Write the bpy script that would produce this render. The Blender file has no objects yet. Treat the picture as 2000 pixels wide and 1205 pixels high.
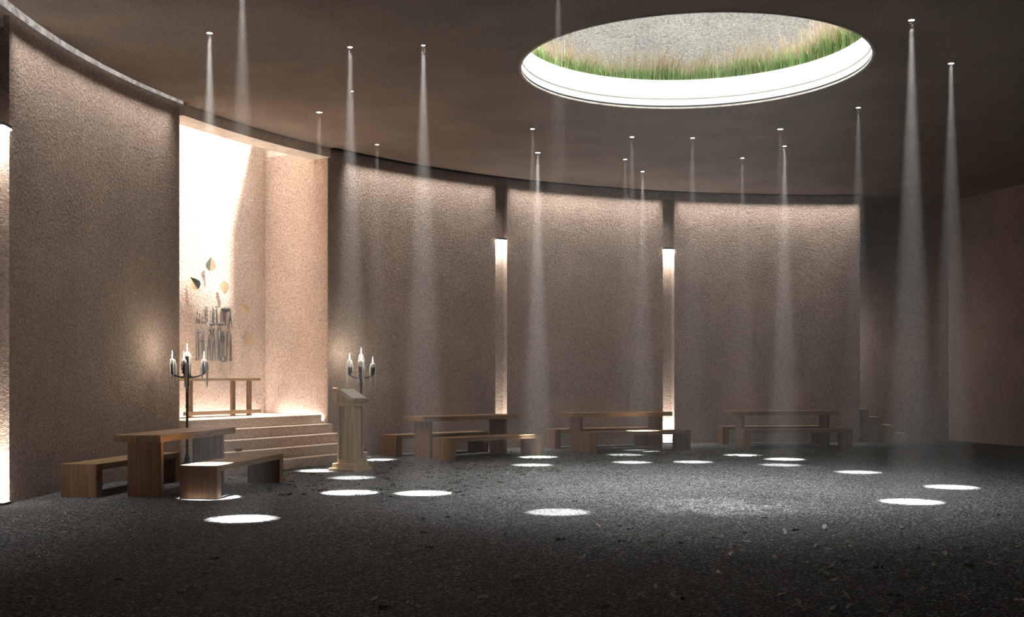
import bpy, bmesh, math, random
from mathutils import Vector, Matrix
R = math.radians
rnd = random.Random(7)
scene = bpy.context.scene
COL = scene.collection

# ------------------------------------------------------------------ survey numbers (metres)
CX, CY = 6.98, 13.05          # centre of the round room
RW = 12.70                    # inner face of the wall panels
ZC = 5.56                     # ceiling
FOC, HOR = 2228.8, 742.8      # focal length / horizon row of the 2000 x 1205 frame
EYE = 1.4
AX = Vector((-0.890, 0.456, 0)); TX = Vector((0.456, 0.890, 0))   # niche axis / niche right hand

def pol(r, deg, z=0.0):
    return Vector((CX + r*math.cos(R(deg)), CY + r*math.sin(R(deg)), z))
def nic(u, v, z=0.0):
    p = Vector((CX, CY, 0)) + AX*v + TX*u
    return Vector((p.x, p.y, z))
VBACK = 14.10
def backwall(px, py, off=0.0):
    """point of the niche's back wall seen along a measured direction"""
    kx = (px-1000)/FOC
    v = VBACK-off
    # (X,Y)=(kx*Y, Y);  ((X-CX)*AX.x+(Y-CY)*AX.y)=v
    Y = (v + CX*AX.x + CY*AX.y)/(kx*AX.x + AX.y)
    return Vector((kx*Y, Y, EYE + (HOR-py)*Y/FOC))

# ------------------------------------------------------------------ tags
def tag(o, label=None, cat=None, group=None, kind=None):
    if label: o['label'] = label
    if cat: o['category'] = cat
    if group: o['group'] = group
    if kind: o['kind'] = kind
    return o
def empty(name, loc, rz=0.0):
    o = bpy.data.objects.new(name, None); COL.objects.link(o)
    o.location = loc; o.rotation_euler = (0, 0, rz); o.empty_display_size = .1
    return o
def copy_tree(o, parent=None):
    c = o.copy(); COL.objects.link(c)
    if parent: c.parent = parent
    for ch in o.children: copy_tree(ch, c)
    return c

# ------------------------------------------------------------------ materials
def new_mat(name):
    m = bpy.data.materials.new(name); m.use_nodes = True
    nt = m.node_tree; nt.nodes.clear()
    out = nt.nodes.new('ShaderNodeOutputMaterial')
    return m, nt, out
def N(nt, t, **kw):
    n = nt.nodes.new(t)
    for k, v in kw.items():
        if k.startswith('_'): setattr(n, k[1:], v)
        else: n.inputs[k.replace('__', ' ')].default_value = v
    return n
def ramp(nt, stops):
    r = nt.nodes.new('ShaderNodeValToRGB')
    el = r.color_ramp.elements
    while len(el) < len(stops): el.new(.5)
    for e, (p, c) in zip(el, stops):
        e.position = p; e.color = (*c, 1) if len(c) == 3 else c
    return r
def coords(nt, scale=(1, 1, 1)):
    tc = nt.nodes.new('ShaderNodeTexCoord'); mp = nt.nodes.new('ShaderNodeMapping')
    mp.inputs['Scale'].default_value = scale
    nt.links.new(tc.outputs['Object'], mp.inputs['Vector'])
    return mp.outputs['Vector']
def plaster(name, base, scale=26, bump=.5, dist=.03, var=.35):
    m, nt, out = new_mat(name); L = nt.links
    v = coords(nt)
    n1 = N(nt, 'ShaderNodeTexNoise', Scale=scale, Detail=3, Roughness=.7); L.new(v, n1.inputs['Vector'])
    n2 = N(nt, 'ShaderNodeTexNoise', Scale=1.1, Detail=3); L.new(v, n2.inputs['Vector'])
    lo = tuple(c*(1-var) for c in base); hi = tuple(min(1, c*(1+var)) for c in base)
    r = ramp(nt, [(.3, lo), (.7, hi)]); L.new(n1.outputs['Fac'], r.inputs['Fac'])
    r2 = ramp(nt, [(.3, (.86, .86, .86)), (.7, (1.1, 1.08, 1.06))]); L.new(n2.outputs['Fac'], r2.inputs['Fac'])
    mx = N(nt, 'ShaderNodeMix', _data_type='RGBA', _blend_type='MULTIPLY'); mx.inputs[0].default_value = 1
    L.new(r.outputs['Color'], mx.inputs[6]); L.new(r2.outputs['Color'], mx.inputs[7])
    bp = N(nt, 'ShaderNodeBump', Strength=bump, Distance=dist); L.new(n1.outputs['Fac'], bp.inputs['Height'])
    b = N(nt, 'ShaderNodeBsdfPrincipled', Roughness=.95); b.inputs['Specular IOR Level'].default_value = .15
    L.new(mx.outputs[2], b.inputs['Base Color']); L.new(bp.outputs['Normal'], b.inputs['Normal'])
    L.new(b.outputs[0], out.inputs['Surface'])
    return m
def wood(name, dark, light, axis):
    m, nt, out = new_mat(name); L = nt.links
    s = [26, 26, 26]; s[axis] = 1.3
    v = coords(nt, s)
    oi = nt.nodes.new('ShaderNodeObjectInfo')
    ad = N(nt, 'ShaderNodeVectorMath', _operation='ADD'); L.new(v, ad.inputs[0])
    mu = N(nt, 'ShaderNodeVectorMath', _operation='SCALE'); mu.inputs[0].default_value = (37, 91, 53)
    L.new(oi.outputs['Random'], mu.inputs['Scale']); L.new(mu.outputs[0], ad.inputs[1])
    n1 = N(nt, 'ShaderNodeTexNoise', Scale=1.0, Detail=6, Roughness=.62, Distortion=.4); L.new(ad.outputs[0], n1.inputs['Vector'])
    r = ramp(nt, [(.28, dark), (.5, tuple((a+b)/2 for a, b in zip(dark, light))), (.72, light)])
    L.new(n1.outputs['Fac'], r.inputs['Fac'])
    bp = N(nt, 'ShaderNodeBump', Strength=.35, Distance=.006); L.new(n1.outputs['Fac'], bp.inputs['Height'])
    b = N(nt, 'ShaderNodeBsdfPrincipled', Roughness=.62); b.inputs['Specular IOR Level'].default_value = .3
    L.new(r.outputs['Color'], b.inputs['Base Color']); L.new(bp.outputs['Normal'], b.inputs['Normal'])
    L.new(b.outputs[0], out.inputs['Surface'])
    return m
def plain(name, col, rough=.6, metal=0.0, var=.12, scale=40, bump=.15, spec=.4):
    m, nt, out = new_mat(name); L = nt.links
    v = coords(nt)
    n1 = N(nt, 'ShaderNodeTexNoise', Scale=scale, Detail=4); L.new(v, n1.inputs['Vector'])
    r = ramp(nt, [(.3, tuple(c*(1-var) for c in col)), (.7, tuple(min(1, c*(1+var)) for c in col))])
    L.new(n1.outputs['Fac'], r.inputs['Fac'])
    bp = N(nt, 'ShaderNodeBump', Strength=bump, Distance=.004); L.new(n1.outputs['Fac'], bp.inputs['Height'])
    b = N(nt, 'ShaderNodeBsdfPrincipled', Roughness=rough, Metallic=metal); b.inputs['Specular IOR Level'].default_value = spec
    L.new(r.outputs['Color'], b.inputs['Base Color']); L.new(bp.outputs['Normal'], b.inputs['Normal'])
    L.new(b.outputs[0], out.inputs['Surface'])
    return m
def emit(name, col, strength):
    m, nt, out = new_mat(name)
    e = N(nt, 'ShaderNodeEmission', Strength=strength); e.inputs['Color'].default_value = (*col, 1)
    nt.links.new(e.outputs[0], out.inputs['Surface'])
    m.cycles.emission_sampling = 'NONE'
    return m
def glow_lip(name):  # mottled emission that makes the ceiling lip look lit
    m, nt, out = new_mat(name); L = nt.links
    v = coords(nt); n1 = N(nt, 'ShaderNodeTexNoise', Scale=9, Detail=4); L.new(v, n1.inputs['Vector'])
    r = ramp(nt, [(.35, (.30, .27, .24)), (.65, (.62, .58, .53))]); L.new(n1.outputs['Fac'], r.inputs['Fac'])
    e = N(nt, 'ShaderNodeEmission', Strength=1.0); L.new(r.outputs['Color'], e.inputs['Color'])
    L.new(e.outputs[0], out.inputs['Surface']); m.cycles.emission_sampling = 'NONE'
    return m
def leaf_mat():
    m, nt, out = new_mat('dry_leaf'); L = nt.links
    oi = nt.nodes.new('ShaderNodeObjectInfo'); v = coords(nt)
    n1 = N(nt, 'ShaderNodeTexNoise', Scale=60, Detail=3); L.new(v, n1.inputs['Vector'])
    r = ramp(nt, [(.0, (.45, .42, .32)), (.4, (.78, .75, .66)), (1, (.97, .96, .92))]); L.new(oi.outputs['Random'], r.inputs['Fac'])
    mx = N(nt, 'ShaderNodeMix', _data_type='RGBA', _blend_type='MULTIPLY'); mx.inputs[0].default_value = .35
    L.new(r.outputs['Color'], mx.inputs[6]); L.new(n1.outputs['Fac'], mx.inputs[7])
    b = N(nt, 'ShaderNodeBsdfPrincipled', Roughness=.55); L.new(mx.outputs[2], b.inputs['Base Color'])
    t = nt.nodes.new('ShaderNodeBsdfTranslucent'); L.new(mx.outputs[2], t.inputs['Color'])
    ms = nt.nodes.new('ShaderNodeMixShader'); ms.inputs[0].default_value = .55
    L.new(b.outputs[0], ms.inputs[1]); L.new(t.outputs[0], ms.inputs[2]); L.new(ms.outputs[0], out.inputs['Surface'])
    return m
def gravel_mat():
    m, nt, out = new_mat('gravel'); L = nt.links
    v = coords(nt)
    wob = N(nt, 'ShaderNodeTexNoise', Scale=60, Detail=2); L.new(v, wob.inputs['Vector'])
    mixv = N(nt, 'ShaderNodeMix', _data_type='VECTOR'); mixv.inputs[0].default_value = .012
    L.new(v, mixv.inputs[4]); L.new(wob.outputs['Color'], mixv.inputs[5])
    vo = N(nt, 'ShaderNodeTexVoronoi', Scale=62, Randomness=1); L.new(mixv.outputs[1], vo.inputs['Vector'])
    sp = nt.nodes.new('ShaderNodeSeparateColor'); L.new(vo.outputs['Color'], sp.inputs[0])
    r = ramp(nt, [(0, (.019, .021, .023)), (.5, (.112, .122, .131)), (.8, (.285, .305, .322)), (1, (.79, .83, .86))])
    L.new(sp.outputs[0], r.inputs['Fac'])
    edge = ramp(nt, [(.25, (1, 1, 1)), (.75, (.16, .16, .16))]); L.new(vo.outputs['Distance'], edge.inputs['Fac'])
    mx = N(nt, 'ShaderNodeMix', _data_type='RGBA', _blend_type='MULTIPLY'); mx.inputs[0].default_value = 1
    L.new(r.outputs['Color'], mx.inputs[6]); L.new(edge.outputs['Color'], mx.inputs[7])
    big = N(nt, 'ShaderNodeTexNoise', Scale=.55, Detail=4); L.new(v, big.inputs['Vector'])
    rb = ramp(nt, [(.3, (.8, .8, .8)), (.7, (1.2, 1.2, 1.18))]); L.new(big.outputs['Fac'], rb.inputs['Fac'])
    mx2 = N(nt, 'ShaderNodeMix', _data_type='RGBA', _blend_type='MULTIPLY'); mx2.inputs[0].default_value = 1
    L.new(mx.outputs[2], mx2.inputs[6]); L.new(rb.outputs['Color'], mx2.inputs[7])
    hh = N(nt, 'ShaderNodeMath', _operation='MULTIPLY_ADD'); hh.inputs[1].default_value = -1.0
    L.new(vo.outputs['Distance'], hh.inputs[0]); L.new(sp.outputs[1], hh.inputs[2])
    bp = N(nt, 'ShaderNodeBump', Strength=1.0, Distance=.012); L.new(hh.outputs[0], bp.inputs['Height'])
    b = N(nt, 'ShaderNodeBsdfPrincipled', Roughness=.8); b.inputs['Specular IOR Level'].default_value = .3
    L.new(mx2.outputs[2], b.inputs['Base Color']); L.new(bp.outputs['Normal'], b.inputs['Normal'])
    L.new(b.outputs[0], out.inputs['Surface'])
    return m
def attr_mat(name, rough=.8, trans=.0):
    """colour comes from the per-face colour attribute of grass, moss"""
    m, nt, out = new_mat(name); L = nt.links
    a = nt.nodes.new('ShaderNodeVertexColor'); a.layer_name = 'Col'
    b = N(nt, 'ShaderNodeBsdfPrincipled', Roughness=rough); b.inputs['Specular IOR Level'].default_value = .2
    L.new(a.outputs['Color'], b.inputs['Base Color'])
    if trans:
        t = nt.nodes.new('ShaderNodeBsdfTranslucent'); L.new(a.outputs['Color'], t.inputs['Color'])
        mx = nt.nodes.new('ShaderNodeMixShader'); mx.inputs[0].default_value = trans
        L.new(b.outputs[0], mx.inputs[1]); L.new(t.outputs[0], mx.inputs[2]); L.new(mx.outputs[0], out.inputs['Surface'])
    else: L.new(b.outputs[0], out.inputs['Surface'])
    return m

M = dict(
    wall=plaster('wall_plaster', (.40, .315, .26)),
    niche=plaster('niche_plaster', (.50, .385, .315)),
    ceil=plaster('ceiling_plaster', (.34, .28, .235), scale=34, bump=.6),
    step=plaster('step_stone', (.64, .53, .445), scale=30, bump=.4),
    concrete=plaster('pale_concrete', (.66, .62, .55), scale=7, bump=.25, dist=.02, var=.25),
    white=plain('white_lining', (.85, .85, .84), .5, var=.02, bump=.03),
    woodx=wood('oak_along', (.13, .068, .033), (.42, .27, .145), 0),
    woodz=wood('oak_upright', (.12, .06, .030), (.37, .22, .12), 2),
    lectx=wood('lectern_oak_along', (.30, .20, .10), (.62, .46, .27), 0),
    lectz=wood('lectern_oak_upright', (.26, .175, .09), (.60, .44, .255), 2),
    iron=plain('black_iron', (.016, .015, .014), .55, .6, var=.3),
    tool=plain('dark_tool_steel', (.045, .038, .035), .6, .15, var=.3),
    toolhandle=plain('tool_handle_wood', (.12, .085, .06), .7, var=.2),
    darkmetal=plain('dark_trim_metal', (.05, .05, .05), .5, .5),
    wax=plain('candle_wax', (.60, .59, .58), .45, var=.08, scale=90),
    gold=plain('gold_leaf_card', (.40, .27, .15), .55, var=.08),
    darkleaf=plain('dark_leaf_card', (.05, .055, .035), .6, var=.3),
    paper=plain('book_paper', (.90, .90, .84), .7, var=.04),
    cover=plain('book_cover', (.42, .30, .18), .6, var=.1),
    dark=plain('dark_grey_box', (.09, .085, .08), .6),
    hill=plaster('pale_gravel_bank', (.42, .415, .375), scale=26, bump=.8, dist=.05, var=.6),
    gravel=gravel_mat(),
    dryleaf=leaf_mat(),
    grass=attr_mat('wild_grass', .7, .35),
    moss=attr_mat('moss_green', .9),
    glow_lip=glow_lip('lip_glow'),
    lintel=plaster('lintel_concrete', (.84, .76, .66), scale=6, bump=.2, dist=.02, var=.16),
    lens=emit('lamp_lens', (1, .97, .92), 60),
    flame=emit('candle_flame', (1, .9, .76), 25),
)

# ------------------------------------------------------------------ mesh builder
class MB:
    def __init__(s): s.v = []; s.f = []
    def add(s, vs, fs):
        o = len(s.v); s.v += [tuple(p) for p in vs]; s.f += [tuple(i+o for i in f) for f in fs]; return s
    def box(s, x0, x1, y0, y1, z0, z1, mat=None):
        vs = [Vector((x, y, z)) for z in (z0, z1) for x, y in ((x0, y0), (x1, y0), (x1, y1), (x0, y1))]
        if mat is not None: vs = [mat @ p for p in vs]
        return s.add(vs, [(3, 2, 1, 0), (4, 5, 6, 7), (0, 1, 5, 4), (1, 2, 6, 5), (2, 3, 7, 6), (3, 0, 4, 7)])
    def prism(s, poly, z0, z1):
        n = len(poly)
        vs = [(p[0], p[1], z0) for p in poly]+[(p[0], p[1], z1) for p in poly]
        fs = [tuple(range(n-1, -1, -1)), tuple(range(n, 2*n))]+[(i, (i+1) % n, n+(i+1) % n, n+i) for i in range(n)]
        return s.add(vs, fs)
    def lathe(s, prof, c=(0, 0, 0), seg=14, jit=0.0, rng=None):
        vs = []; fs = []; n = len(prof)
        for r, z in prof:
            for k in range(seg):
                a = 2*math.pi*k/seg; rr = max(r, .0004)*(1+(rng.uniform(-jit, jit) if rng else 0))
                vs.append((c[0]+rr*math.cos(a), c[1]+rr*math.sin(a), c[2]+z))
        for i in range(n-1):
            for k in range(seg):
                fs.append((i*seg+k, i*seg+(k+1) % seg, (i+1)*seg+(k+1) % seg, (i+1)*seg+k))
        fs.append(tuple(range(seg-1, -1, -1))); fs.append(tuple((n-1)*seg+k for k in range(seg)))
        return s.add(vs, fs)
    def tube(s, pts, rad, seg=8):
        pts = [Vector(p) for p in pts]; n = len(pts)
        if not hasattr(rad, '__len__'): rad = [rad]*n
        vs = []; fs = []; up = None
        for i, p in enumerate(pts):
            d = (pts[min(i+1, n-1)]-pts[max(i-1, 0)]).normalized()
            if up is None: up = Vector((0, 0, 1)) if abs(d.z) < .9 else Vector((1, 0, 0))
            a = d.cross(up).normalized(); b = a.cross(d).normalized(); up = b
            for k in range(seg):
                t = 2*math.pi*k/seg
                vs.append(p+(a*math.cos(t)+b*math.sin(t))*rad[i])
        for i in range(n-1):
            for k in range(seg):
                fs.append((i*seg+k, i*seg+(k+1) % seg, (i+1)*seg+(k+1) % seg, (i+1)*seg+k))
        fs.append(tuple(range(seg-1, -1, -1))); fs.append(tuple((n-1)*seg+k for k in range(seg)))
        return s.add(vs, fs)
    def arc(s, section, a0, a1, step=1.0):
        """sweep a closed (r, z) section along an arc of the room"""
        k = max(1, int(abs(a1-a0)/step+.5)); n = len(section); vs = []; fs = []
        for i in range(k+1):
            a = a0+(a1-a0)*i/k
            vs += [pol(r, a, z) for r, z in section]
        for i in range(k):
            for j in range(n):
                fs.append((i*n+j, i*n+(j+1) % n, (i+1)*n+(j+1) % n, (i+1)*n+j))
        fs.append(tuple(range(n))); fs.append(tuple(k*n+j for j in range(n-1, -1, -1)))
        return s.add(vs, fs)
    def build(s, name, mat, parent=None, bevel=0.0, smooth=False):
        me = bpy.data.meshes.new(name); me.from_pydata(s.v, [], s.f)
        bm = bmesh.new(); bm.from_mesh(me)
        bmesh.ops.recalc_face_normals(bm, faces=bm.faces)
        if bevel: bmesh.ops.bevel(bm, geom=list(bm.edges), offset=bevel, segments=2, affect='EDGES', profile=.6, clamp_overlap=True)
        bm.to_mesh(me); bm.free()
        if smooth:
            for p in me.polygons: p.use_smooth = True
        me.materials.append(mat)
        o = bpy.data.objects.new(name, me); COL.objects.link(o)
        if parent: o.parent = parent
        return o
def struct(name, mb, mat, label=None, **k):
    o = mb.build(name, mat, **k); o['kind'] = 'structure'
    if label: o['label'] = label
    return o

# ------------------------------------------------------------------ lights
def spot(name, loc, power, size, blend=.4, radius=.03, target=None, col=(1, .97, .93)):
    l = bpy.data.lights.new(name, 'SPOT'); l.energy = power; l.spot_size = R(size); l.spot_blend = blend
    l.shadow_soft_size = radius; l.color = col
    o = bpy.data.objects.new(name, l); COL.objects.link(o); o.location = loc
    if target is not None: o.rotation_euler = (Vector(target)-Vector(loc)).to_track_quat('-Z', 'Y').to_euler()
    return o
def area(name, loc, target, sx, sy, power, spread=180, col=(1, .95, .9), up='Y', xdir=None):
    l = bpy.data.lights.new(name, 'AREA'); l.shape = 'RECTANGLE'; l.size = sx; l.size_y = sy
    l.energy = power; l.color = col; l.spread = R(spread)
    o = bpy.data.objects.new(name, l); COL.objects.link(o)
    z = (Vector(loc)-Vector(target)).normalized()
    if xdir is None: o.rotation_euler = (-z).to_track_quat('-Z', 'Y').to_euler(); o.location = loc
    else:
        x = Vector(xdir); x = (x-z*x.dot(z)).normalized(); y = z.cross(x)
        o.matrix_world = Matrix((( x.x, y.x, z.x, loc[0]), (x.y, y.y, z.y, loc[1]), (x.z, y.z, z.z, loc[2]), (0, 0, 0, 1)))
    return o
def point(name, loc, power, radius=.02, col=(1, .8, .58)):
    l = bpy.data.lights.new(name, 'POINT'); l.energy = power; l.shadow_soft_size = radius; l.color = col
    o = bpy.data.objects.new(name, l); COL.objects.link(o); o.location = loc
    return o

# ================================================================== SETTING
# ---- floor
mb = MB(); ring = [(0.0, 1)]
vs = [(CX, CY, 0)]; fs = []
for i in range(1, 13):
    for k in range(72):
        a = 2*math.pi*k/72; r = 17.5*i/12
        vs.append((CX+r*math.cos(a), CY+r*math.sin(a), 0))
for k in range(72): fs.append((0, 1+k, 1+(k+1) % 72))
for i in range(11):
    for k in range(72):
        fs.append((1+i*72+k, 1+(i+1)*72+k, 1+(i+1)*72+(k+1) % 72, 1+i*72+(k+1) % 72))
mb.add(vs, fs); struct('floor', mb, M['gravel'], 'dark grey loose gravel floor')

# ---- curved wall panels, with narrow light slots between them
SEC = [(RW, 0), (RW, 5.555), (RW+.055, 5.555), (RW+.055, 5.36), (RW+.34, 5.36), (RW+.34, 0)]
PANELS = [('wall_far_left', 181.5, 212), ('wall_left', 160.85, 180.3), ('wall_back_left', 125.20, 144.10),
          ('wall_back_middle', 106.68, 123.90), ('wall_back_right', 86.10, 105.45)]
for n, a0, a1 in PANELS: struct(n, MB().arc(SEC, a0, a1), M['wall'])
SLOTS = [(180.30, 181.50), (123.90, 125.20), (105.45, 106.68)]
for i, (a0, a1) in enumerate(SLOTS):
    struct('trim_%d' % (i+1), MB().arc([(RW+.15, 0), (RW+.15, 5.50), (RW+.30, 5.50), (RW+.30, 0)], a0-.15, a1+.15, .3), M['wall'])
# ring beam over the panels and across the niche mouth
for n, a0, a1, r0, mt in (('trim_4', 86.1, 144.1, RW+.06, 'wall'), ('trim_11', 160.85, 212, RW+.06, 'wall'), ('trim_12', 144.1, 160.85, RW-.07, 'lintel')):
    struct(n, MB().arc([(r0, 5.395), (r0, 6.0), (RW+.36, 6.0), (RW+.36, 5.395)], a0, a1), M[mt])
# ceiling lip and the cap that closes the lighting slot along the wall
for n, a0, a1, mt in (('trim_5', 86.1, 144.1, 'darkmetal'), ('trim_10', 160.85, 212, 'glow_lip')):  # left lip's lit look is emission in its material, far lip plain dark
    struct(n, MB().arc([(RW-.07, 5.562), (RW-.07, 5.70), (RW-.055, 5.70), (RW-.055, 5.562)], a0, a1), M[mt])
struct('trim_6', MB().arc([(RW-.28, 5.75), (RW-.28, 5.80), (RW+.07, 5.80), (RW+.07, 5.75)], 86.1, 212), M['darkmetal'])

# ---- ceiling with the round opening
OCX, OCY, OCR = 2.40, 15.165, 2.281
def ceil_rim():
    """(radius, angle) around the ceiling edge; it stops short of the walls to leave the lighting slot"""
    o = []
    for a0, a1, r in ((-148, 86.1, 17.4), (86.1, 144.1, RW-.185), (144.1, 160.85, RW-.06), (160.85, 212, RW-.185)):
        n = int((a1-a0)/.75); o += [(r, a0+(a1-a0)*k/n) for k in range(n+1)]
    return o
def ceiling():
    bm = bmesh.new()
    out = []
    for r, a in ceil_rim(): out.append(bm.verts.new(pol(r, a, ZC)))
    inn = [bm.verts.new((OCX+OCR*math.cos(2*math.pi*k/128), OCY+OCR*math.sin(2*math.pi*k/128), ZC)) for k in range(128)]
    ed = [bm.edges.new((L[i], L[(i+1) % len(L)])) for L in (out, inn) for i in range(len(L))]
    bmesh.ops.triangle_fill(bm, use_beauty=True, edges=ed)
    top = bmesh.ops.duplicate(bm, geom=list(bm.faces))
    for g in top['geom']:
        if isinstance(g, bmesh.types.BMVert): g.co.z = 5.97
    # outer slab edge down to the slot cap, so that nothing leaks
    m = MB(); bm.verts.index_update()
    for v in bm.verts: pass
    bm.verts.ensure_lookup_table()
    vs = [tuple(v.co) for v in bm.verts]; fs = [tuple(v.index for v in f.verts) for f in bm.faces]
    m.add(vs, fs); bm.free()
    po = [pol(r, a) for r, a in ceil_rim()]; k = len(po)
    m.add([(p.x, p.y, ZC) for p in po]+[(p.x, p.y, 5.97) for p in po], [(i, (i+1) % k, k+(i+1) % k, k+i) for i in range(k)])
    return m
struct('ceiling', ceiling(), M['ceil'], 'brown plaster ceiling with a large round opening')

# ---- lining of the round opening
def ocring(r0, r1, z0, z1, seg=128):
    m = MB(); vs = []; fs = []
    for k in range(seg):
        a = 2*math.pi*k/seg
        for r, z in ((r0, z0), (r0, z1), (r1, z1), (r1, z0)):
            vs.append((OCX+r*math.cos(a), OCY+r*math.sin(a), z))
    for k in range(seg):
        j = (k+1) % seg
        for i in range(4): fs.append((k*4+i, k*4+(i+1) % 4, j*4+(i+1) % 4, j*4+i))
    return m.add(vs, fs)
w = ocring(OCR, OCR+.06, 5.60, 5.99).build('window_1', M['white'], smooth=False); tag(w, 'round skylight opening with white lining', kind='structure')
ocring(OCR-.005, OCR+.003, 5.70, 5.712).build('lining_joint', M['concrete'], w)
ocring(OCR+.006, OCR+.03, 5.575, 5.60).build('shadow_gap', M['darkmetal'], w)
ocring(OCR-.002, OCR+.03, 5.552, 5.575).build('edge_ring', M['concrete'], w)

# ---- niche
HW0, HWL, HW1 = 1.94, 1.765, 2.09
def quadwall(p0, p1, z0, z1, th):
    d = (p1-p0); nrm = Vector((d.y, -d.x, 0)).normalized()*th
    return MB().prism([p0, p1, p1+nrm, p0+nrm], z0, z1)
V0 = 12.58
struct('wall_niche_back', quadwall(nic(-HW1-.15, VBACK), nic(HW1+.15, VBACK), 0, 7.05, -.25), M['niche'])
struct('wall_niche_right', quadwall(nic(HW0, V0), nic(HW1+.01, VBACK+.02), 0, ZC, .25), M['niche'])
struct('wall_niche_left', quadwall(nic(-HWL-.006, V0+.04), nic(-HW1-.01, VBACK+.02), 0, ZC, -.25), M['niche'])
struct('trim_7', quadwall(nic(HW0+.02, V0+.36), nic(HW1+.03, VBACK+.02), ZC, 7.05, .25), M['concrete'])
struct('trim_8', quadwall(nic(-HWL-.02, V0+.36), nic(-HW1-.03, VBACK+.02), ZC, 7.05, -.25), M['concrete'])

# ---- stair corridor and right hand wall
struct('wall_stair_back', MB().arc([(14.02, 0), (14.02, ZC), (14.3, ZC), (14.3, 0)], 76.3, 108), M['wall'])
p0 = Vector((10.20, 26.66, 0)); dr = Vector((.25, -.968, 0))
poly = [p0+dr*(i*.75)+Vector((.968, .25, 0))*(-.0035*(i*.75)**2) for i in range(17)]
struct('wall_right', MB().prism(poly+[p+Vector((.35, .09, 0)) for p in reversed(poly)], 0, ZC+.02), M['wall'])

# ---- closes the building off from sky light: added unseen shell, corridor roof and ends
struct('wall_outer', MB().arc([(17.3, 0), (17.3, ZC+.1), (17.5, ZC+.1), (17.5, 0)], -149, 86.4, 3), M['wall'])
for n, a, r0 in (('wall_end_left', 211.9, RW+.30), ('wall_end_right', 86.6, 14.25)):
    struct(n, MB().arc([(r0, 0), (r0, ZC+.1), (17.5, ZC+.1), (17.5, 0)], a-.4, a+.4), M['wall'])
struct('wall_corridor_end', MB().arc([(RW+.30, 0), (RW+.30, ZC+.1), (14.3, ZC+.1), (14.3, 0)], 108, 108.6), M['wall'])
struct('trim_9', MB().arc([(RW+.34, ZC), (RW+.34, ZC+.14), (14.32, ZC+.14), (14.32, ZC)], 85.9, 108.5), M['ceil'])

# ---- ground above: bank of pale gravel around the skylight
def hill():
    m = MB(); vs = []; fs = []; na, nr = 70, 34; g = random.Random(3)
    for i in range(nr):
        rad = OCR+.05+11.5*(i/(nr-1))**1.15
        for k in range(na):
            a = R(-35+158*k/(na-1))
            z = 5.965+max(0, rad-2.75)*.88+g.uniform(-.05, .05)*min(1, max(0, rad-2.6))
            vs.append((OCX+rad*math.cos(a), OCY+rad*math.sin(a), z))
    for i in range(nr-1):
        for k in range(na-1): fs.append((i*na+k, i*na+k+1, (i+1)*na+k+1, (i+1)*na+k))
    return m.add(vs, fs)
struct('hillside', hill(), M['hill'], 'pale gravel bank seen through the skylight', smooth=True)

def coloured(name, vs, fs, cols, mat):
    me = bpy.data.meshes.new(name); me.from_pydata(vs, [], fs)
    ca = me.color_attributes.new('Col', 'FLOAT_COLOR', 'CORNER')
    flat = []
    for f, c in zip(me.polygons, cols):
        for _ in range(f.loop_total): flat += [*c, 1.0]
    ca.data.foreach_set('color', flat)
    me.materials.append(mat)
    o = bpy.data.objects.new(name, me); COL.objects.link(o)
    return o
def grass():
    g = random.Random(11); vs = []; fs = []; cols = []
    for i in range(9000):
        deg = g.uniform(-12, 150)
        a = R(deg); rad = OCR+.02+abs(g.gauss(0, .38))
        right = max(0, min(1, (75-deg)/75))
        clump = .55+.45*math.sin(deg*.31+1.3)*math.sin(deg*.127)
        h = g.uniform(.16, .38)*(1+.75*right)*(.7+.5*clump)
        x = OCX+rad*math.cos(a); y = OCY+rad*math.sin(a); z = 5.98+max(0, rad-2.75)*.88
        t = g.random()
        seed = t > .62
        if seed: h *= 1.6
        if right < .3 and deg > 95 and g.random() < .25: continue
        yaw = g.uniform(0, math.pi*2); w_ = g.uniform(.004, .010)
        lx, ly = g.gauss(0, .22)*h, g.gauss(0, .22)*h
        dx, dy = w_*math.cos(yaw*.3), w_*math.sin(yaw*.3)
        o = len(vs)
        for q, wf in ((0, 1), (.35, .9), (.7, .6), (1, .15)):
            cx_, cy_ = x+lx*q*q, y+ly*q*q; zz = z+h*(q-.12*q*q)
            vs.append((cx_-dx*wf, cy_-dy*wf, zz)); vs.append((cx_+dx*wf, cy_+dy*wf, zz))
        for j in range(3): fs.append((o+2*j, o+2*j+1, o+2*j+3, o+2*j+2))
        if seed:
            k = g.uniform(.8, 1.15)
            base = (.34*k, .42*k, .17*k); tip = g.choice([(.58*k, .45*k, .35*k), (.50*k, .39*k, .22*k), (.66*k, .55*k, .46*k)])
            cols += [base, tip, tip]
        else:
            k = g.uniform(.75, 1.25)
            cols += [(.22*k, .38*k, .13*k), (.32*k, .48*k, .18*k), (.46*k, .56*k, .27*k)]
    return coloured('wild_grass', vs, fs, cols, M['grass'])
tag(grass(), 'green and brown wild grass growing along the rim of the skylight', 'grass', kind='stuff')

# ================================================================== STEPPED PLATFORM
ST = empty('stepped_platform', nic(0, 12.5)); ST.rotation_euler = (0, 0, math.atan2(TX.y, TX.x))
tag(ST, 'rough plaster platform with broad steps rising into the bright niche', 'steps')
ZD = .79; RISE = ZD/5
def loc_prism(pts, z0, z1):      # pts in (u, v)
    return MB().prism([(u, v-12.5) for u, v in pts], z0, z1)
loc_prism([(-1.66, 12.53), (1.72, 12.53), (1.96, 14.0), (-1.92, 14.0)], 0, ZD).build('landing', M['step'], ST, bevel=.008)
for i, v in enumerate((12.285, 12.04, 11.795, 11.55)):
    loc_prism([(-1.66, v), (1.72, v), (1.72, v+.245), (-1.66, v+.245)], 0, ZD-RISE*(i+1)).build('step', M['step'], ST, bevel=.006)

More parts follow.
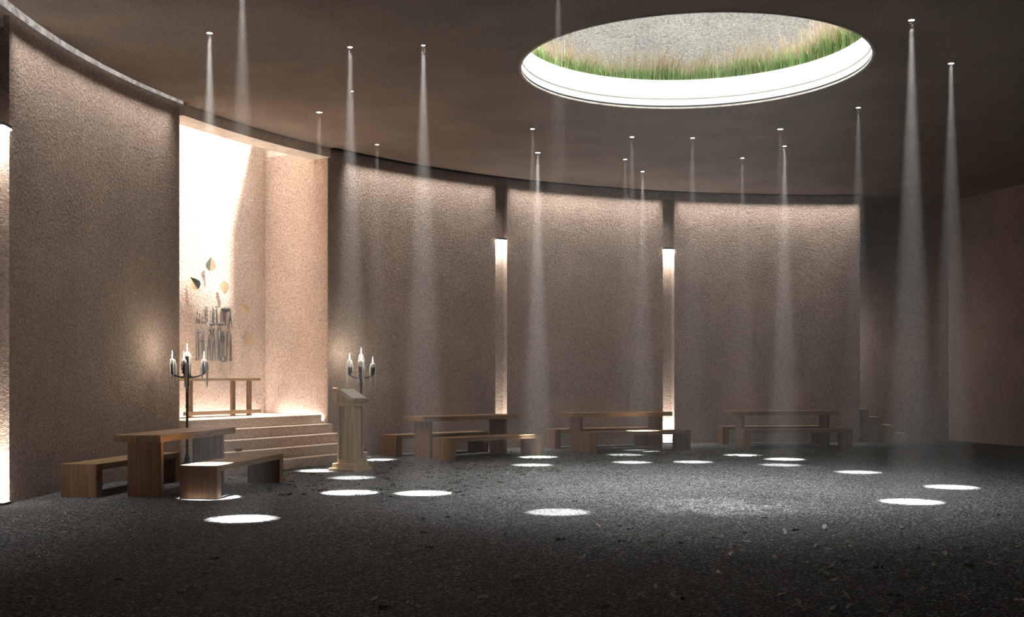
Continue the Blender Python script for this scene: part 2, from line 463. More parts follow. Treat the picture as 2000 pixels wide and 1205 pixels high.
# staircase behind the right panel
SC = empty('staircase', pol(13.5, 84)); tag(SC, 'solid plaster staircase climbing behind the last wall panel', 'stairs')
edges = [81.2, 82.4, 83.65, 84.87, 86.1, 87.3, 88.5, 89.7]
for i in range(7):
    m = MB().arc([(13.08, 0), (13.08, .186*(i+1)), (13.98, .186*(i+1)), (13.98, 0)], edges[i], edges[i+1], .6)
    m.v = [tuple(Vector(p)-SC.location) for p in m.v]
    m.build('step', M['step'], SC)

# ================================================================== TABLES AND BENCHES
def make_table():
    t = empty('dining_table', (0, 0, 0))
    m = MB()
    for k in range(4): m.box(-1.165, 1.165, -.30+.15*k+.001, -.30+.15*(k+1)-.001, .667, .75)
    m.build('tabletop', M['woodx'], t, bevel=.004)
    for sx in (-1, 1):
        MB().box(sx*.93-.035, sx*.93+.035, -.215, .215, -.02, .667).build('leg', M['woodz'], t, bevel=.004)
    return t
def make_bench():
    t = empty('wooden_bench', (0, 0, 0))
    m = MB()
    for k in range(5): m.box(-1.01, 1.01, -.23+.092*k+.0025, -.23+.092*(k+1)-.0025, .325, .398)
    m.build('seat', M['woodx'], t, bevel=.004)
    for sx in (-1, 1):
        x0, x1 = sorted((sx*1.15, sx*1.01))
        MB().box(x0, x1, -.23, .23, -.02, .40).build('leg', M['woodz'], t, bevel=.005)
    return t
SETS = [(171.8, 'at the far left beside the niche steps'), (134.05, 'just right of the lectern'),
        (115.2, 'in front of the rightmost light slot'), (96.1, 'in the shade beside the staircase')]
tproto = make_table(); bproto = make_bench(); first = True; bfirst = True
for i, (a, where) in enumerate(SETS):
    t = tproto if i == 0 else copy_tree(tproto)
    t.location = pol(11.38, a); t.rotation_euler = (0, 0, R(a-90))
    tag(t, 'oak slab table '+where, 'table', 'oak slab tables')
    for rr, nm in ((10.62, 'room side '), (12.12, 'wall side ')):
        b = bproto if bfirst else copy_tree(bproto); bfirst = False
        b.location = pol(rr, a); b.rotation_euler = (0, 0, R(a-90))
        tag(b, 'low oak bench, '+nm+'of the table '+where, 'bench', 'oak benches along the tables')

# ================================================================== LECTERN
LC = Vector((-2.505, 17.715, 0)); lrz = math.atan2(-AX.y, -AX.x)      # local +x looks out of the niche
LE = empty('lectern', LC, lrz)
tag(LE, 'pale oak lectern with panelled column and sloping top in front of the steps', 'lectern')
MB().box(-.235, .235, -.255, .255, -.01, .05).box(-.195, .195, -.215, .215, .05, .12).build('plinth', M['lectx'], LE, bevel=.008)
col = MB()
cx_, cy_ = .145, .150
col.box(-cx_+.03, cx_-.03, -cy_+.03, cy_-.03, .12, 1.04)
for sx in (-1, 1):
    for sy in (-1, 1):
        x0, x1 = sorted((sx*cx_, sx*(cx_-.035))); y0, y1 = sorted((sy*cy_, sy*(cy_-.035)))
        col.box(x0, x1, y0, y1, .12, 1.06)
for z0, z1 in ((.12, .18), (1.0, 1.06)):
    for s in (-1, 1):
        x0, x1 = sorted((s*cx_, s*(cx_-.022))); col.box(x0, x1, -cy_+.035, cy_-.035, z0, z1)
        y0, y1 = sorted((s*cy_, s*(cy_-.022))); col.box(-cx_+.035, cx_-.035, y0, y1, z0, z1)
col.build('column', M['lectz'], LE, bevel=.003)
TL = Matrix.Translation((0, 0, 1.175)) @ Matrix.Rotation(R(30), 4, 'Y')     # low edge towards +x
wedge = MB(); ws = [(-.145, 1.055), (.145, 1.055), (.145, 1.075), (-.145, 1.235)]
wedge.add([(x, y, z) for y in (-.15, .15) for x, z in ws], [(0, 1, 2, 3), (7, 6, 5, 4)]+[(i, (i+1) % 4, 4+(i+1) % 4, 4+i) for i in range(4)])
wedge.build('neck', M['lectz'], LE)
MB().box(-.20, .20, -.24, .24, -.012, .016, TL).build('reading_board', M['lectx'], LE, bevel=.004)
MB().box(.178, .205, -.24, .24, .014, .045, TL).build('ledge', M['lectx'], LE, bevel=.004)
BK = empty('open_book', LC, lrz); tag(BK, 'open book with white pages lying on the sloping lectern top', 'book')
TB = TL @ Matrix.Translation((.025, .01, .017))
MB().box(-.145, .150, -.19, .19, .0, .006, TB).build('cover', M['cover'], BK)
def pages(sy):
    m = MB(); vs = []; n = 8
    for x in (-.138, .143):
        for j in range(n+1):
            q = j/n; y = sy*(.002+.180*q); z = .006+.030*(1-(1-q)**3*.55)-.012*q*q
            vs.append(TB @ Vector((x, y, z)))
        for j in range(n+1): vs.append(TB @ Vector((x, sy*(.002+.180*j/n), .006)))
    k = 2*(n+1); fs = []
    for j in range(n):
        fs += [(j, j+1, k+j+1, k+j), (n+1+j, n+2+j, k+n+2+j, k+n+1+j), (j, j+1, n+2+j, n+1+j), (k+j, k+j+1, k+n+2+j, k+n+1+j)]
    fs += [(0, n+1, k+n+1, k), (n, 2*n+1, k+2*n+1, k+n)]
    return m.add(vs, fs)
for s in (-1, 1): pages(s).build('page_block', M['paper'], BK)

# ================================================================== CANDELABRA
def make_candelabrum(loc, arms, label):
    t = empty('candelabrum', loc); tag(t, label, 'candelabrum')
    m = MB()
    m.lathe([(.03, .30), (.045, .275), (.03, .25), (.06, .215), (.075, .17), (.05, .13), (.035, .10), (.05, .08)], seg=12)
    for k in range(3):
        a = R(arms[0]+60+120*k); c, s = math.cos(a), math.sin(a)
        m.tube([(c*r, s*r, z) for r, z in ((.03, .21), (.08, .19), (.115, .13), (.10, .075), (.13, .03), (.175, .012), (.20, .02))],
               [.02, .022, .024, .02, .02, .02, .012])
        m.tube([(c*.1+s*.03*q*0+c*.03*math.cos(w_), s*.1+s*.03*math.cos(w_), .15+.035*math.sin(w_)) for q, w_ in [(0, i*.9) for i in range(7)]], .010)
    m.build('base', M['iron'], t, smooth=True)
    po = MB().lathe([(.020, .28), (.026, .32), (.018, .36), (.018, .62), (.024, .63), (.018, .65), (.019, 1.0), (.026, 1.02), (.019, 1.05), (.021, 1.28),
                (.021, 1.32), (.035, 1.34), (.022, 1.36), (.026, 1.42), (.044, 1.45), (.046, 1.48), (.030, 1.52), (.024, 1.58), (.034, 1.60), (.022, 1.62)],
               seg=12).build('pole', M['iron'], t, smooth=True)
    cups = [(0, 0, 1.61)]; holders = [po]
    for a in arms:
        c, s = math.cos(R(a)), math.sin(R(a)); r = .235
        ar = MB().tube([(c*q*r, s*q*r, z) for q, z in ((.12, 1.455), (.35, 1.445), (.6, 1.455), (.85, 1.475), (1, 1.495), (1, 1.52))],
                  [.018, .012, .011, .012, .013, .013]).build('arm', M['iron'], t, smooth=True)
        cups.append((c*r, s*r, 1.50)); holders.append(ar)
    for (x, y, z), hd in zip(cups, holders):
        MB().lathe([(.012, 0), (.034, .006), (.036, .016), (.018, .026), (.016, .036), (.040, .046), (.037, .09), (.044, .135), (.036, .135), (.032, .06)],
                   (x, y, z), seg=14).build('cup', M['iron'], hd, smooth=True)
    return cups
candle_lights = []
def make_candle(loc, h, seed, label):
    g = random.Random(seed)
    t = empty('candle', loc); tag(t, label, 'candle', 'dripping candles')
    m = MB()
    m.lathe([(.030, 0), (.033, .05), (.031, h*.5), (.034, h*.8), (.030, h-.012), (.022, h), (.010, h-.008)], seg=12, jit=.12, rng=g)
    m.build('wax', M['wax'], t, smooth=True)
    d = MB()
    for k in range(5):
        a = g.uniform(0, 6.28); r0 = .034; L = g.uniform(.08, .36) if k else g.uniform(.26, .40)
        c, s = math.cos(a), math.sin(a); ro = .047+g.uniform(0, .006)
        pts = [(c*.026, s*.026, h-.012), (c*r0, s*r0, h-.03), (c*(r0+.006), s*(r0+.006), h*.6), (c*ro, s*ro, h*.35)]
        rad = [.008, .012, .014, .015]
        n = 6
        for q in range(1, n+1):
            z = h*.35-(L)*q/n
            pts.append((c*ro+g.uniform(-.003, .003), s*ro+g.uniform(-.003, .003), z)); rad.append(.014*(1-q/(n+.5))+g.uniform(0, .003)+.003)
        d.tube(pts, rad, 7)
    d.build('wax_drip', M['wax'], t, smooth=True)
    MB().tube([(0, 0, h-.012), (.001, 0, h+.012)], .0018, 5).build('wick', M['iron'], t)
    MB().lathe([(.001, h+.004), (.006, h+.016), (.0082, h+.034), (.0062, h+.062), (.0035, h+.09), (.0005, h+.115)], seg=10).build('flame', M['flame'], t, smooth=True)
    candle_lights.append((Vector(loc)+Vector((0, 0, h+.12))))
CL = Vector((-4.68, 16.44, 0)); CR = Vector((-2.70, 20.42, 0))
cupsL = make_candelabrum(CL, (168, 12, 275), 'black iron candelabrum left of the steps behind the left table')
cupsR = make_candelabrum(CR, (158, 36, 278), 'black iron candelabrum behind the lectern right of the steps')
for cups, c, side, hs in ((cupsL, CL, 'left', (.08, .09, .08, .075)), (cupsR, CR, 'right', (.14, .15, .09, .13))):
    for k, ((x, y, z), h) in enumerate(zip(cups, hs)):
        nm = ['centre and highest candle', 'candle on the left arm', 'candle on the right arm', 'candle on the front arm'][k]
        make_candle(c+Vector((x, y, z+.075)), h+.05, 20+k+(10 if side == 'right' else 0), 'dripping white lit '+nm+' of the '+side+' candelabrum')

# ================================================================== NICHE FURNITURE
AL = empty('altar_table', nic(0, 13.4, ZD), math.atan2(TX.y, TX.x)); tag(AL, 'narrow wooden altar table with square legs on the niche platform', 'table')
# local x = u, local y = v-13.4 (outwards)
MB().box(-.98, .88, -.19, .30, .60, .655).build('tabletop', M['lectx'], AL, bevel=.004)
for u in (-.78, .66):
    for v in (-.12, .24): MB().box(u-.033, u+.033, v-.033, v+.033, .001, .60).build('leg', M['woodz'], AL, bevel=.003)
MB().box(-.98, .86, -.225, -.158, .045, .105).build('foot_rail', M['woodx'], AL, bevel=.004)

def leaf_shape(s, serr=True):
    pts = []
    n = 14
    for i in range(n+1):
        q = i/n; wv = .40*math.sin(math.pi*q**.75)*(1-.25*q)
        if serr and i % 2 and 0 < i < n: wv *= 1.10
        pts.append((wv*s, (q-.45)*s))
    return pts
def ornament(px, py, size, roll, lean, dark, label):
    t = empty('leaf_ornament', backwall(px, py, .075)); tag(t, label, 'wall ornament', 'leaf ornaments on the niche wall')
    # axes: x along the wall (TX), y up, z out of the wall (-AX)
    B = Matrix(((TX.x, 0, -AX.x), (TX.y, 0, -AX.y), (0, 1, 0))).to_4x4()
    T = B @ Matrix.Rotation(R(lean), 4, 'Y') @ Matrix.Rotation(R(roll), 4, 'Z')
    o = leaf_shape(size)
    for side in (1, -1):
        mat = M['darkleaf'] if side == dark else M['gold']
        fold = .30 if dark else .10
        vs = [T @ Vector((0, y, 0)) for _, y in o]+[T @ Vector((side*x, y, fold*x*.8)) for x, y in o]
        n = len(o)
        MB().add(vs, [(i, i+1, n+i+1, n+i) for i in range(n-1)]).build('leaf_half', mat, t)
    MB().tube([T @ Vector((0, -.43*size, 0)), T @ Vector((.02*size, -.6*size, 0)), T @ Vector((.06*size, -.72*size, .0))], .005, 5).build('stem', M['gold'], t)
ornament(411, 517, .25, -6, -24, -1, 'half dark half gold folded leaf ornament, topmost on the niche wall')
ornament(380, 554, .25, 36, -24, 1, 'half dark half gold folded leaf ornament, leftmost and lower of the two dark ones')
ornament(438, 561, .25, 182, -18, 0, 'plain gold leaf ornament just above the hanging tools')
ornament(478, 603, .25, 48, -18, 0, 'plain gold leaf ornament tilted sideways right of the upper tool row')
ornament(489, 666, .26, -8, -18, 0, 'plain gold leaf ornament lowest of all beside the lower tool row')

# ---- tools hanging on the niche wall
def W(px, py, off=.03): return backwall(px, py, off)
def tool(name, label, parts):
    c = parts[0][1][0]
    o = Vector(c); t = empty(name, o); tag(t, label, 'tool', 'old hand tools on the niche wall')
    for pn, pts, rad, mat in parts:
        m = MB(); m.tube([Vector(p)-o for p in pts], rad, 8); m.build(pn, M[mat], t, smooth=True)
def rod(px, y0, y1, r=.012, px2=None): return [W(px, y0), W(px if px2 is None else px2, y1)]
def blob(px, py, wx, hy, horizontal=True, rr=None):
    k = 6; pts = []; rad = []
    for i in range(k+1):
        q = -1+2*i/k
        pts.append(W(px+q*wx, py) if horizontal else W(px, py+q*hy))
        rad.append(max(.004, (rr if rr else hy*.0091)*math.sqrt(max(0, 1-q*q*.96))))
    return pts, rad
U = 'in the upper tool row'; LO = 'in the lower tool row'
for px, y0, nm in ((385.3, 608, 'longest and leftmost'), (390, 612, 'middle'), (395.5, 617, 'shortest')):
    tool('chisel', 'dark chisel, '+nm+' of the three at the left '+U, [('handle', rod(px, y0+7, 632.4), .019, 'toolhandle'), ('blade', rod(px, y0, y0+7), .008, 'tool')])
tool('file', 'thin pale file, first after the three chisels '+U, [('blade', rod(401, 598, 624), .009, 'tool'), ('handle', rod(401, 624, 632), .014, 'toolhandle')])
tool('file', 'thin dark file, second after the three chisels '+U, [('blade', rod(404, 598, 618), .010, 'tool'), ('handle', rod(404, 618, 628), .016, 'toolhandle')])
p, r_ = blob(415, 633.5, 6, 3.4); tool('ladle', 'ladle with dark oval bowl left of the pick hammer '+U, [('handle', rod(416, 598, 631), .013, 'tool'), ('bowl', p, r_, 'tool')])
tool('pick_hammer', 'slender hammer with thin cross head between the two ladles '+U, [('handle', rod(423.4, 598, 635), .012, 'tool'), ('head', [W(420, 599.5), W(424, 598.5), W(429, 599.5)], [.006, .014, .004], 'tool')])
p, r_ = blob(431, 633.5, 6.2, 3.4); tool('ladle', 'ladle with dark oval bowl left of the mallet '+U, [('handle', rod(431, 603, 631), .006, 'tool'), ('bowl', p, r_, 'tool')])
tool('mallet', 'heavy mallet with large dark round head '+U, [('handle', rod(440.3, 600, 636), .017, 'toolhandle'), ('head', [W(433.5, 604), W(434, 604), W(436.3, 604), W(436.5, 604), W(446.5, 605), W(447, 605)], [.01, .026, .026, .042, .042, .03], 'tool')])
tool('compass', 'pair of dividers with open legs, rightmost '+U, [('leg', [W(450.6, 600), W(450, 617), W(447, 640.5)], [.012, .012, .006], 'tool'), ('leg', [W(449.4, 600), W(450, 617), W(453.6, 640.5)], [.012, .012, .006], 'tool'), ('hinge', [W(450, 617, .015), W(450, 617, .06)], .016, 'tool')])
p, r_ = blob(383.9, 702, 1, 2.5, False, .016); tool('poker', 'thin rod with knobbed end, leftmost '+LO, [('shaft', rod(383.7, 646, 702), .007, 'tool'), ('knob', p, r_, 'tool')])
tool('notched_rod', 'notched iron rod, second from the left '+LO, [('shaft', rod(388, 643, 703), .011, 'tool'), ('lug', [W(387, 649.5), W(390.5, 649.5)], .012, 'tool')])
tool('clamp_rod', 'thin rod with small cross lug, third from the left '+LO, [('shaft', rod(394.5, 643, 693), .008, 'tool'), ('lug', [W(391.5, 666), W(395.5, 666)], .016, 'tool')])
tool('iron_rod', 'plain iron rod just left of the two tongs '+LO, [('shaft', rod(398, 643, 700), .011, 'tool')])
tool('tongs', 'tongs with round curled jaws, left pair '+LO, [('jaw', [W(406, 646), W(409, 643), W(412, 647), W(411.5, 652), W(408.5, 656), W(406, 680), W(405.5, 704)], [.006, .012, .014, .013, .011, .009, .009], 'tool'), ('jaw', [W(408.5, 656), W(410, 668), W(411, 704)], [.012, .010, .009], 'tool')])
tool('tongs', 'tongs with one hooked jaw, right pair '+LO, [('jaw', [W(418.5, 641), W(417.5, 645), W(416, 650), W(417.5, 655), W(418.5, 660), W(421, 705)], [.012, .013, .013, .012, .012, .010], 'tool'), ('jaw', [W(417.5, 656), W(416, 680), W(414.5, 705)], [.012, .010, .010], 'tool')])
tool('crowbar', 'thick dark bar right of the two tongs '+LO, [('shaft', rod(428.2, 646, 704), .020, 'tool')])
ringp = [W(435.7+4.4*math.sin(i*.5236), 701-6*math.cos(i*.5236)) for i in range(13)]
tool('loop_shears', 'twin handled tool ending in a round loop '+LO, [('grip', rod(432.8, 647, 669), .017, 'tool'), ('grip', rod(437, 647, 669), .017, 'tool'), ('shank', [W(433.4, 669), W(434.2, 695)], .009, 'tool'), ('shank', [W(437, 669), W(437.2, 695)], .009, 'tool'), ('loop', ringp, .012, 'tool')])
tool('hook', 'rod with right angled hook at the top '+LO, [('shaft', [W(448, 648), W(444.3, 647.5), W(443.2, 651), W(443.4, 700)], .010, 'tool'), ('knob', [W(443.4, 700), W(443.4, 706)], [.012, .015], 'tool')])
p, r_ = blob(451, 701.5, 1, 4.5, False, .026); tool('spoon_rod', 'rod with flat oval end, rightmost '+LO, [('shaft', rod(451, 652, 699), .015, 'tool'), ('bowl', p, r_, 'tool')])

bx = empty('small_box', nic(-1.2, 11.92, RISE*2+.001), math.atan2(TX.y, TX.x)); tag(bx, 'small dark grey box lying on a step behind the left table', 'box')
MB().box(-.05, .05, -.03, .03, 0, .035).build('body', M['dark'], bx, bevel=.004)
MB().box(-.052, .052, -.032, .032, .035, .045).build('lid', M['dark'], bx, bevel=.003)

# ================================================================== CEILING SPOTS
# x, y, power factor, lens radius, label
DL = [(-3.62, 13.66, 2.4, .036, 'recessed ceiling spot above the near end of the left bench, upper left of the photo'),
      (-2.02, 14.24, 1.5, .032, 'recessed ceiling spot with a strong beam, left of the two brightest beams'),
      (-1.10, 14.16, 1.9, .024, 'recessed ceiling spot with the sharpest and brightest beam'),
      (-2.99, 17.70, .6, .044, 'wide recessed ceiling spot directly above the floor left of the lectern'),
      (-2.30, 16.41, .35, .018, 'tiny recessed ceiling spot seen inside the beam above the lectern'),
      (-2.38, 20.13, .45, .034, 'recessed ceiling spot close to the wall above the right candelabrum'),
      (0.34, 18.87, .5, .036, 'smaller of two recessed ceiling spots in line above the first light slot, nearer the skylight'),
      (0.47, 20.84, 2.2, .046, 'wide recessed ceiling spot above the end of the bench right of the lectern'),
      (2.05, 19.50, .45, .036, 'recessed ceiling spot below the skylight, left of the middle pair'),
      (2.13, 21.46, .25, .034, 'recessed ceiling spot between skylight and wall, left above the second light slot'),
      (2.60, 22.72, 1.1, .036, 'recessed ceiling spot closest to the wall, above the bench at the second light slot'),
      (3.10, 19.58, .5, .034, 'recessed ceiling spot just below the middle of the skylight'),
      (4.31, 21.35, .5, .034, 'recessed ceiling spot over the shaded right hand table'),
      (4.44, 18.89, .3, .044, 'wide recessed ceiling spot right below the skylight, above the right pair'),
      (4.84, 20.26, 1.3, .034, 'lower and smaller of the right pair of ceiling spots below the skylight'),
      (5.28, 17.40, .55, .034, 'recessed ceiling spot just right of the skylight rim'),
      (4.61, 13.17, 1.6, .036, 'recessed ceiling spot at the upper right with a wide grey beam'),
      (5.76, 14.97, 1.0, .036, 'rightmost recessed ceiling spot'),
      (-2.73, 11.55, 1.3, .05, 'recessed ceiling spot above the front left gravel, cut off by the top edge'),
      (0.49, 12.13, .4, .05, 'recessed ceiling spot above the front middle gravel, cut off by the top edge')]
SPOT = 33000
for x, y, k, r, lab in DL:
    t = empty('ceiling_spot', (x, y, ZC)); tag(t, lab, 'ceiling light', 'recessed ceiling spots')
    m = MB(); m.lathe([(r+.012, -.006), (r+.012, .002), (r, .002), (r, -.006)], seg=20); 
    m.f = [f for f in m.f if len(f) == 4]
    m.f += [(3*20+k_, 3*20+(k_+1) % 20, (k_+1) % 20, k_) for k_ in range(20)]
    m.build('rim', M['darkmetal'], t)
    MB().lathe([(r, -.003), (r, .001)], seg=20).build('lens', M['lens'], t)
    spot('downlight', (x, y, ZC-.02), SPOT*k, 8.0, .8, .025)

# ================================================================== LIGHT SLOTS
WL = [('left edge of the photo', 4.24), ('left of the two far slots', 4.28), ('right of the two far slots', 4.28)]
for (a0, a1), (nm, z) in zip(SLOTS, WL):
    am = (a0+a1)/2; tdir = Vector((-math.sin(R(am)), math.cos(R(am)), 0)); rd = Vector((math.cos(R(am)), math.sin(R(am)), 0))
    t = empty('wall_light', pol(RW+.06, am, z)); t.rotation_euler = (0, 0, R(am)); tag(t, 'wall light in the upper slot, '+nm, 'wall light', 'wall lights in the slots')
    MB().box(-.10, .085, -.115, .115, .012, .05).build('housing', M['darkmetal'], t, bevel=.004)
    MB().box(-.098, .07, -.113, .113, -.004, .012).build('lens', M['lens'], t)
    area('slot_down', pol(RW+.085, am, z-.02), pol(RW+.11, am, z-1.5), .16, .05, 5, 90, xdir=tdir)
    t = empty('floor_light', pol(RW+.04, am, 0)); t.rotation_euler = (0, 0, R(am)); tag(t, 'floor uplight at the slot foot, '+nm, 'floor light', 'uplights at the foot of the slots')
    MB().box(-.08, .08, -.10, .10, -.01, .03).build('housing', M['darkmetal'], t, bevel=.004)
    MB().box(-.065, .065, -.085, .085, .03, .036).build('lens', M['lens'], t)
    area('slot_up', pol(RW+.06, am, .05), pol(RW+.09, am, 1.8), .16, .06, 13, 80, xdir=tdir)

# ================================================================== HIDDEN STRIP LIGHTS (recessed in the slot along the wall top)
def cove(a0, a1, power):
    n = max(1, round((a1-a0)/3.4)); s = (a1-a0)/n
    for i in range(n):
        am = a0+s*(i+.5); tdir = Vector((-math.sin(R(am)), math.cos(R(am)), 0)); L = R(s)*(RW-.16)
        area('cove_strip', pol(RW-.15, am, 5.64), pol(RW-.15+.085, am, 4.64), L, .02, power*L, 50, xdir=tdir)
cove(161.9, 180.0, 5.5)
cove(182.0, 200, 5.5)
cove(125.5, 142.0, 7)
cove(107.0, 123.6, 8)
cove(86.3, 105.2, 7.5)
for a in (124.55, 106.07):
    tdir = Vector((-math.sin(R(a)), math.cos(R(a)), 0)); area('cove_slot', pol(RW-.16, a, 5.645), pol(RW-.08, a, 4.65), .2, .02, .6, 40, xdir=tdir)
# unseen lamp added behind the last panel to brighten the stair corridor
area('stair_fill', pol(13.5, 90.5, 2.6), pol(13.7, 80, .8), .5, .5, 16, 180)

# niche strips in the gap between platform and walls
area('niche_strip', nic(0, 14.05, ZD-.12), nic(0, 14.05, 3), 3.9, .05, 34, 120, xdir=TX)
area('niche_strip', nic(1.93, 13.3, ZD-.12), nic(1.93, 13.3, 3), 1.3, .05, 10, 120, xdir=AX)
area('niche_strip', nic(-1.87, 13.3, ZD-.12), nic(-1.87, 13.3, 3), 1.3, .05, 10, 120, xdir=AX)
area('altar_strip', nic(-.1, 13.22, ZD+.04), nic(-.1, 13.16, ZD), 1.7, .02, 8, 160, xdir=TX)

# candles
for p in candle_lights: point('candle_glow', p, 3, .02, (1, .88, .72))

# ---- daylight
sd = Vector((-.432, -.128, -.893)).normalized(); tg = Vector((-5.15, 19.6, 4.3))
spot('niche_sun', tg-sd*14, 85000, 22, .25, .40, tg, (1, .96, .9))
area('niche_sky', nic(0, 13.45, 8.4), nic(0, 13.45, 0), 3.0, 1.0, 190, 46, (1, .94, .88), xdir=TX)
area('sky_over_skylight', (2.4, 14.7, 7.6), (2.4, 14.7, 0), 4.6, 4.6, 420, 84, (1, .985, .96))

# caustic streaks on the gravel, imitated by an added lamp with a rippled pattern
gob = spot('caustic_gobo', (2.5, 14.4, 9.0), 1700, 15, .9, .02, (2.35, 12.75, 0), (1, 1, .99))
gl = gob.data; gl.use_nodes = True; gn = gl.node_tree; em = gn.nodes['Emission']
tc = gn.nodes.new('ShaderNodeTexCoord'); mp = gn.nodes.new('ShaderNodeMapping'); mp.inputs['Scale'].default_value = (30, 17, 30); mp.inputs['Rotation'].default_value = (0, 0, .6)
nz = N(gn, 'ShaderNodeTexNoise', Scale=9, Detail=3); mxv = N(gn, 'ShaderNodeMix', _data_type='VECTOR'); mxv.inputs[0].default_value = .06
gn.links.new(tc.outputs['Normal'], mp.inputs['Vector']); gn.links.new(tc.outputs['Normal'], nz.inputs['Vector'])
gn.links.new(mp.outputs[0], mxv.inputs[4]); gn.links.new(nz.outputs['Color'], mxv.inputs[5])
vg = N(gn, 'ShaderNodeTexVoronoi', Scale=1.0, _feature='DISTANCE_TO_EDGE'); gn.links.new(mxv.outputs[1], vg.inputs['Vector'])
rg = ramp(gn, [(0, (5, 5, 5)), (.10, (1.4, 1.4, 1.4)), (.3, (.25, .25, .25))]); gn.links.new(vg.outputs['Distance'], rg.inputs['Fac'])
gn.links.new(rg.outputs['Color'], em.inputs['Color'])

# ================================================================== GROUND COVER
def floor_ok(x, y):
    r = math.hypot(x-CX, y-CY)
    return r < RW-.1
def moss():
    g = random.Random(5); vs = []; fs = []; cols = []
    spots = []
    for _ in range(900):
        a = g.uniform(92, 176); r = g.uniform(7.6, 11.6); p = pol(r, a); spots.append((p.x, p.y))
    for _ in range(110): 
        y = g.uniform(7, 20); x = g.uniform(-.44, .44)*y; spots.append((x, y))
    for x, y in spots:
        if not floor_ok(x, y): continue
        if any(math.hypot(x-d[0], y-d[1]) < .2 for d in DL) or math.hypot(x-LC.x, y-LC.y) < .42: continue
        p = Vector((x-CX, y-CY, 0)); u_, v_ = p.dot(TX), p.dot(AX)
        if abs(u_) < 1.85 and v_ > 11.45: continue
        if any(abs(p.dot(Vector((math.cos(R(a)), math.sin(R(a)), 0)))-11.38) < 1.05 and abs(p.dot(Vector((-math.sin(R(a)), math.cos(R(a)), 0)))) < 1.25 for a, _ in SETS): continue
        k = g.uniform(.5, 1.3); s = g.uniform(.010, .026)
        for _ in range(9):
            a = g.uniform(0, 6.28); rr = s*math.sqrt(g.random())*1.4; bx_, by_ = x+rr*math.cos(a)*1.3, y+rr*math.sin(a)
            a2 = g.uniform(0, 6.28); w_ = s*.5; o = len(vs); h = s*g.uniform(.3, .9)
            vs += [(bx_-w_*math.cos(a2), by_-w_*math.sin(a2), .002), (bx_+w_*math.cos(a2), by_+w_*math.sin(a2), .002),
                   (bx_+w_*.4*math.sin(a2), by_-w_*.4*math.cos(a2), .003+h)]
            fs.append((o, o+1, o+2)); q = g.uniform(.6, 1.4)*k
            cols.append((.095*q, .125*q, .04*q))
    return coloured('moss', vs, fs, cols, M['moss'])
tag(moss(), 'scattered dark green moss tufts growing in the gravel', 'moss', kind='stuff')

def leaf_mesh(seed):
    g = random.Random(seed); m = MB(); n = 6; vs = []
    for i in range(n+1):
        q = i/n; w_ = .022*math.sin(math.pi*min(1, q*.95+.03)); y = (q-.5)*.075; z = .016+.012*math.sin(q*3+seed)+.004
        vs += [(-w_, y, z+.016*g.random()), (0, y, z-.002), (w_, y, z+.016*g.random())]
    fs = []
    for i in range(n): fs += [(3*i, 3*i+1, 3*i+4, 3*i+3), (3*i+1, 3*i+2, 3*i+5, 3*i+4)]
    m.add(vs, fs)
    m.tube([(0, -.037, .006), (.003, -.052, .004)], .0012, 4)
    return m
protos = [leaf_mesh(s).build('fallen_leaf', M['dryleaf']) for s in range(4)]
g = random.Random(23); used = [False]*4
lp = []
for _ in range(70): 
    px = min(1990, max(1010, g.gauss(1560, 260))); py = g.uniform(1035, 1200)
    lp.append((px, py))
lp += [(733, 1176), (921, 1174), (945, 1178), (1022, 1026), (1165, 1032), (1522, 1044), (1603, 1070), (1641, 1075), (1758, 1033), (1745, 1095), (1755, 1105), (1888, 1121)]
placed = []
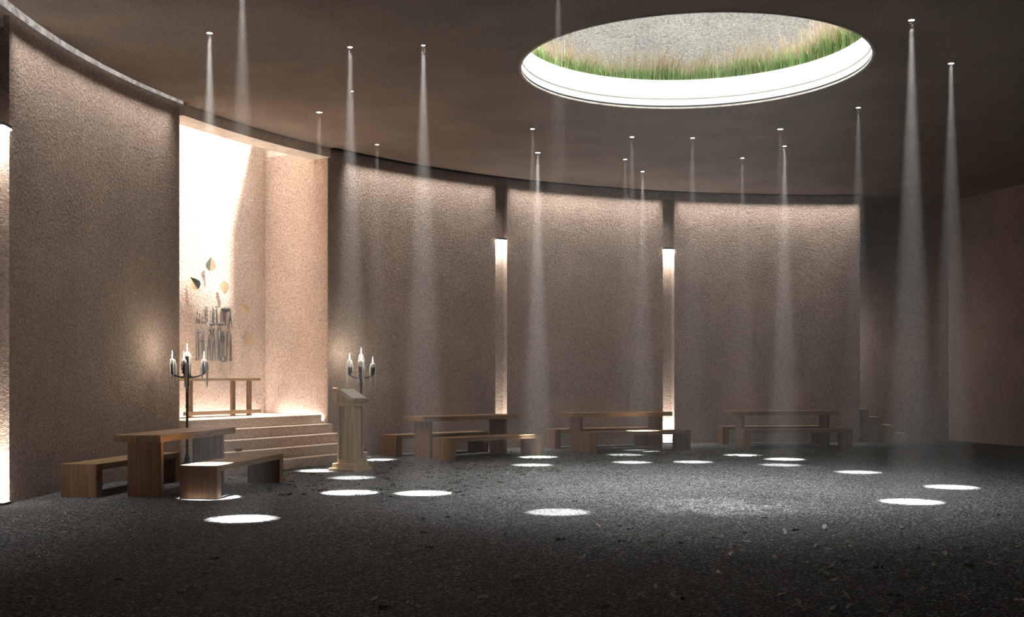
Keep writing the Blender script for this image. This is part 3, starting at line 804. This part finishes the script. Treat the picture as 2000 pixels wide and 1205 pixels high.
for px, py in lp:
    Y = FOC*EYE/(py-HOR); X = (px-1000)*Y/FOC
    if any(math.hypot(X-a, Y-b) < .10 for a, b in placed): continue
    placed.append((X, Y)); k = g.randrange(4)
    o = protos[k] if not used[k] else protos[k].copy()
    if used[k]: COL.objects.link(o)
    used[k] = True
    s = g.uniform(.65, 1.15); o.location = (X, Y, .012); o.scale = (s, s, s); o.rotation_euler = (g.uniform(.1, .9), g.uniform(-.3, .3), g.gauss(0, .9)+(math.pi if g.random() < .5 else 0))
    tag(o, 'small pale dry leaf fallen on the dark gravel in the foreground', 'leaf', 'dry leaves fallen on the gravel')

# ================================================================== HAZE
m, nt, out = new_mat('haze')
vsn = N(nt, 'ShaderNodeVolumeScatter', Density=.0049, Anisotropy=.0); vsn.inputs['Color'].default_value = (1, .985, .97, 1)
nt.links.new(vsn.outputs[0], out.inputs['Volume'])
hz = MB().prism([(CX+17.2*math.cos(2*math.pi*k/48), CY+17.2*math.sin(2*math.pi*k/48)) for k in range(48)], -.25, 5.535).build('haze', m)
tag(hz, 'thin haze hanging in the room and catching the light beams', 'haze', kind='stuff')

# ================================================================== WORLD, CAMERA
wd = bpy.data.worlds.new('World'); scene.world = wd; wd.use_nodes = True
bg = wd.node_tree.nodes.get('Background') or wd.node_tree.nodes.new('ShaderNodeBackground')
bg.inputs['Color'].default_value = (1, .985, .96, 1); bg.inputs['Strength'].default_value = 1.9     # overcast sky above the skylight and the niche
wd.cycles.sampling_method = 'NONE'

cam = bpy.data.cameras.new('Camera'); co = bpy.data.objects.new('Camera', cam); COL.objects.link(co)
co.location = (0, 0, EYE); co.rotation_euler = (R(90), 0, 0)
cam.sensor_fit = 'HORIZONTAL'; cam.sensor_width = 36; cam.lens = 36*FOC/2000
cam.shift_y = (HOR-602.5)/2000; cam.clip_start = .05; cam.clip_end = 200
scene.camera = co
scene.view_settings.view_transform = 'Standard'
scene.view_settings.look = 'None'
scene.view_settings.exposure = 0.0
scene.cycles.max_bounces = 4; scene.cycles.diffuse_bounces = 3; scene.cycles.glossy_bounces = 1; scene.cycles.volume_bounces = 0
scene.cycles.time_limit = 1200
scene.cycles.sample_clamp_indirect = 5.0
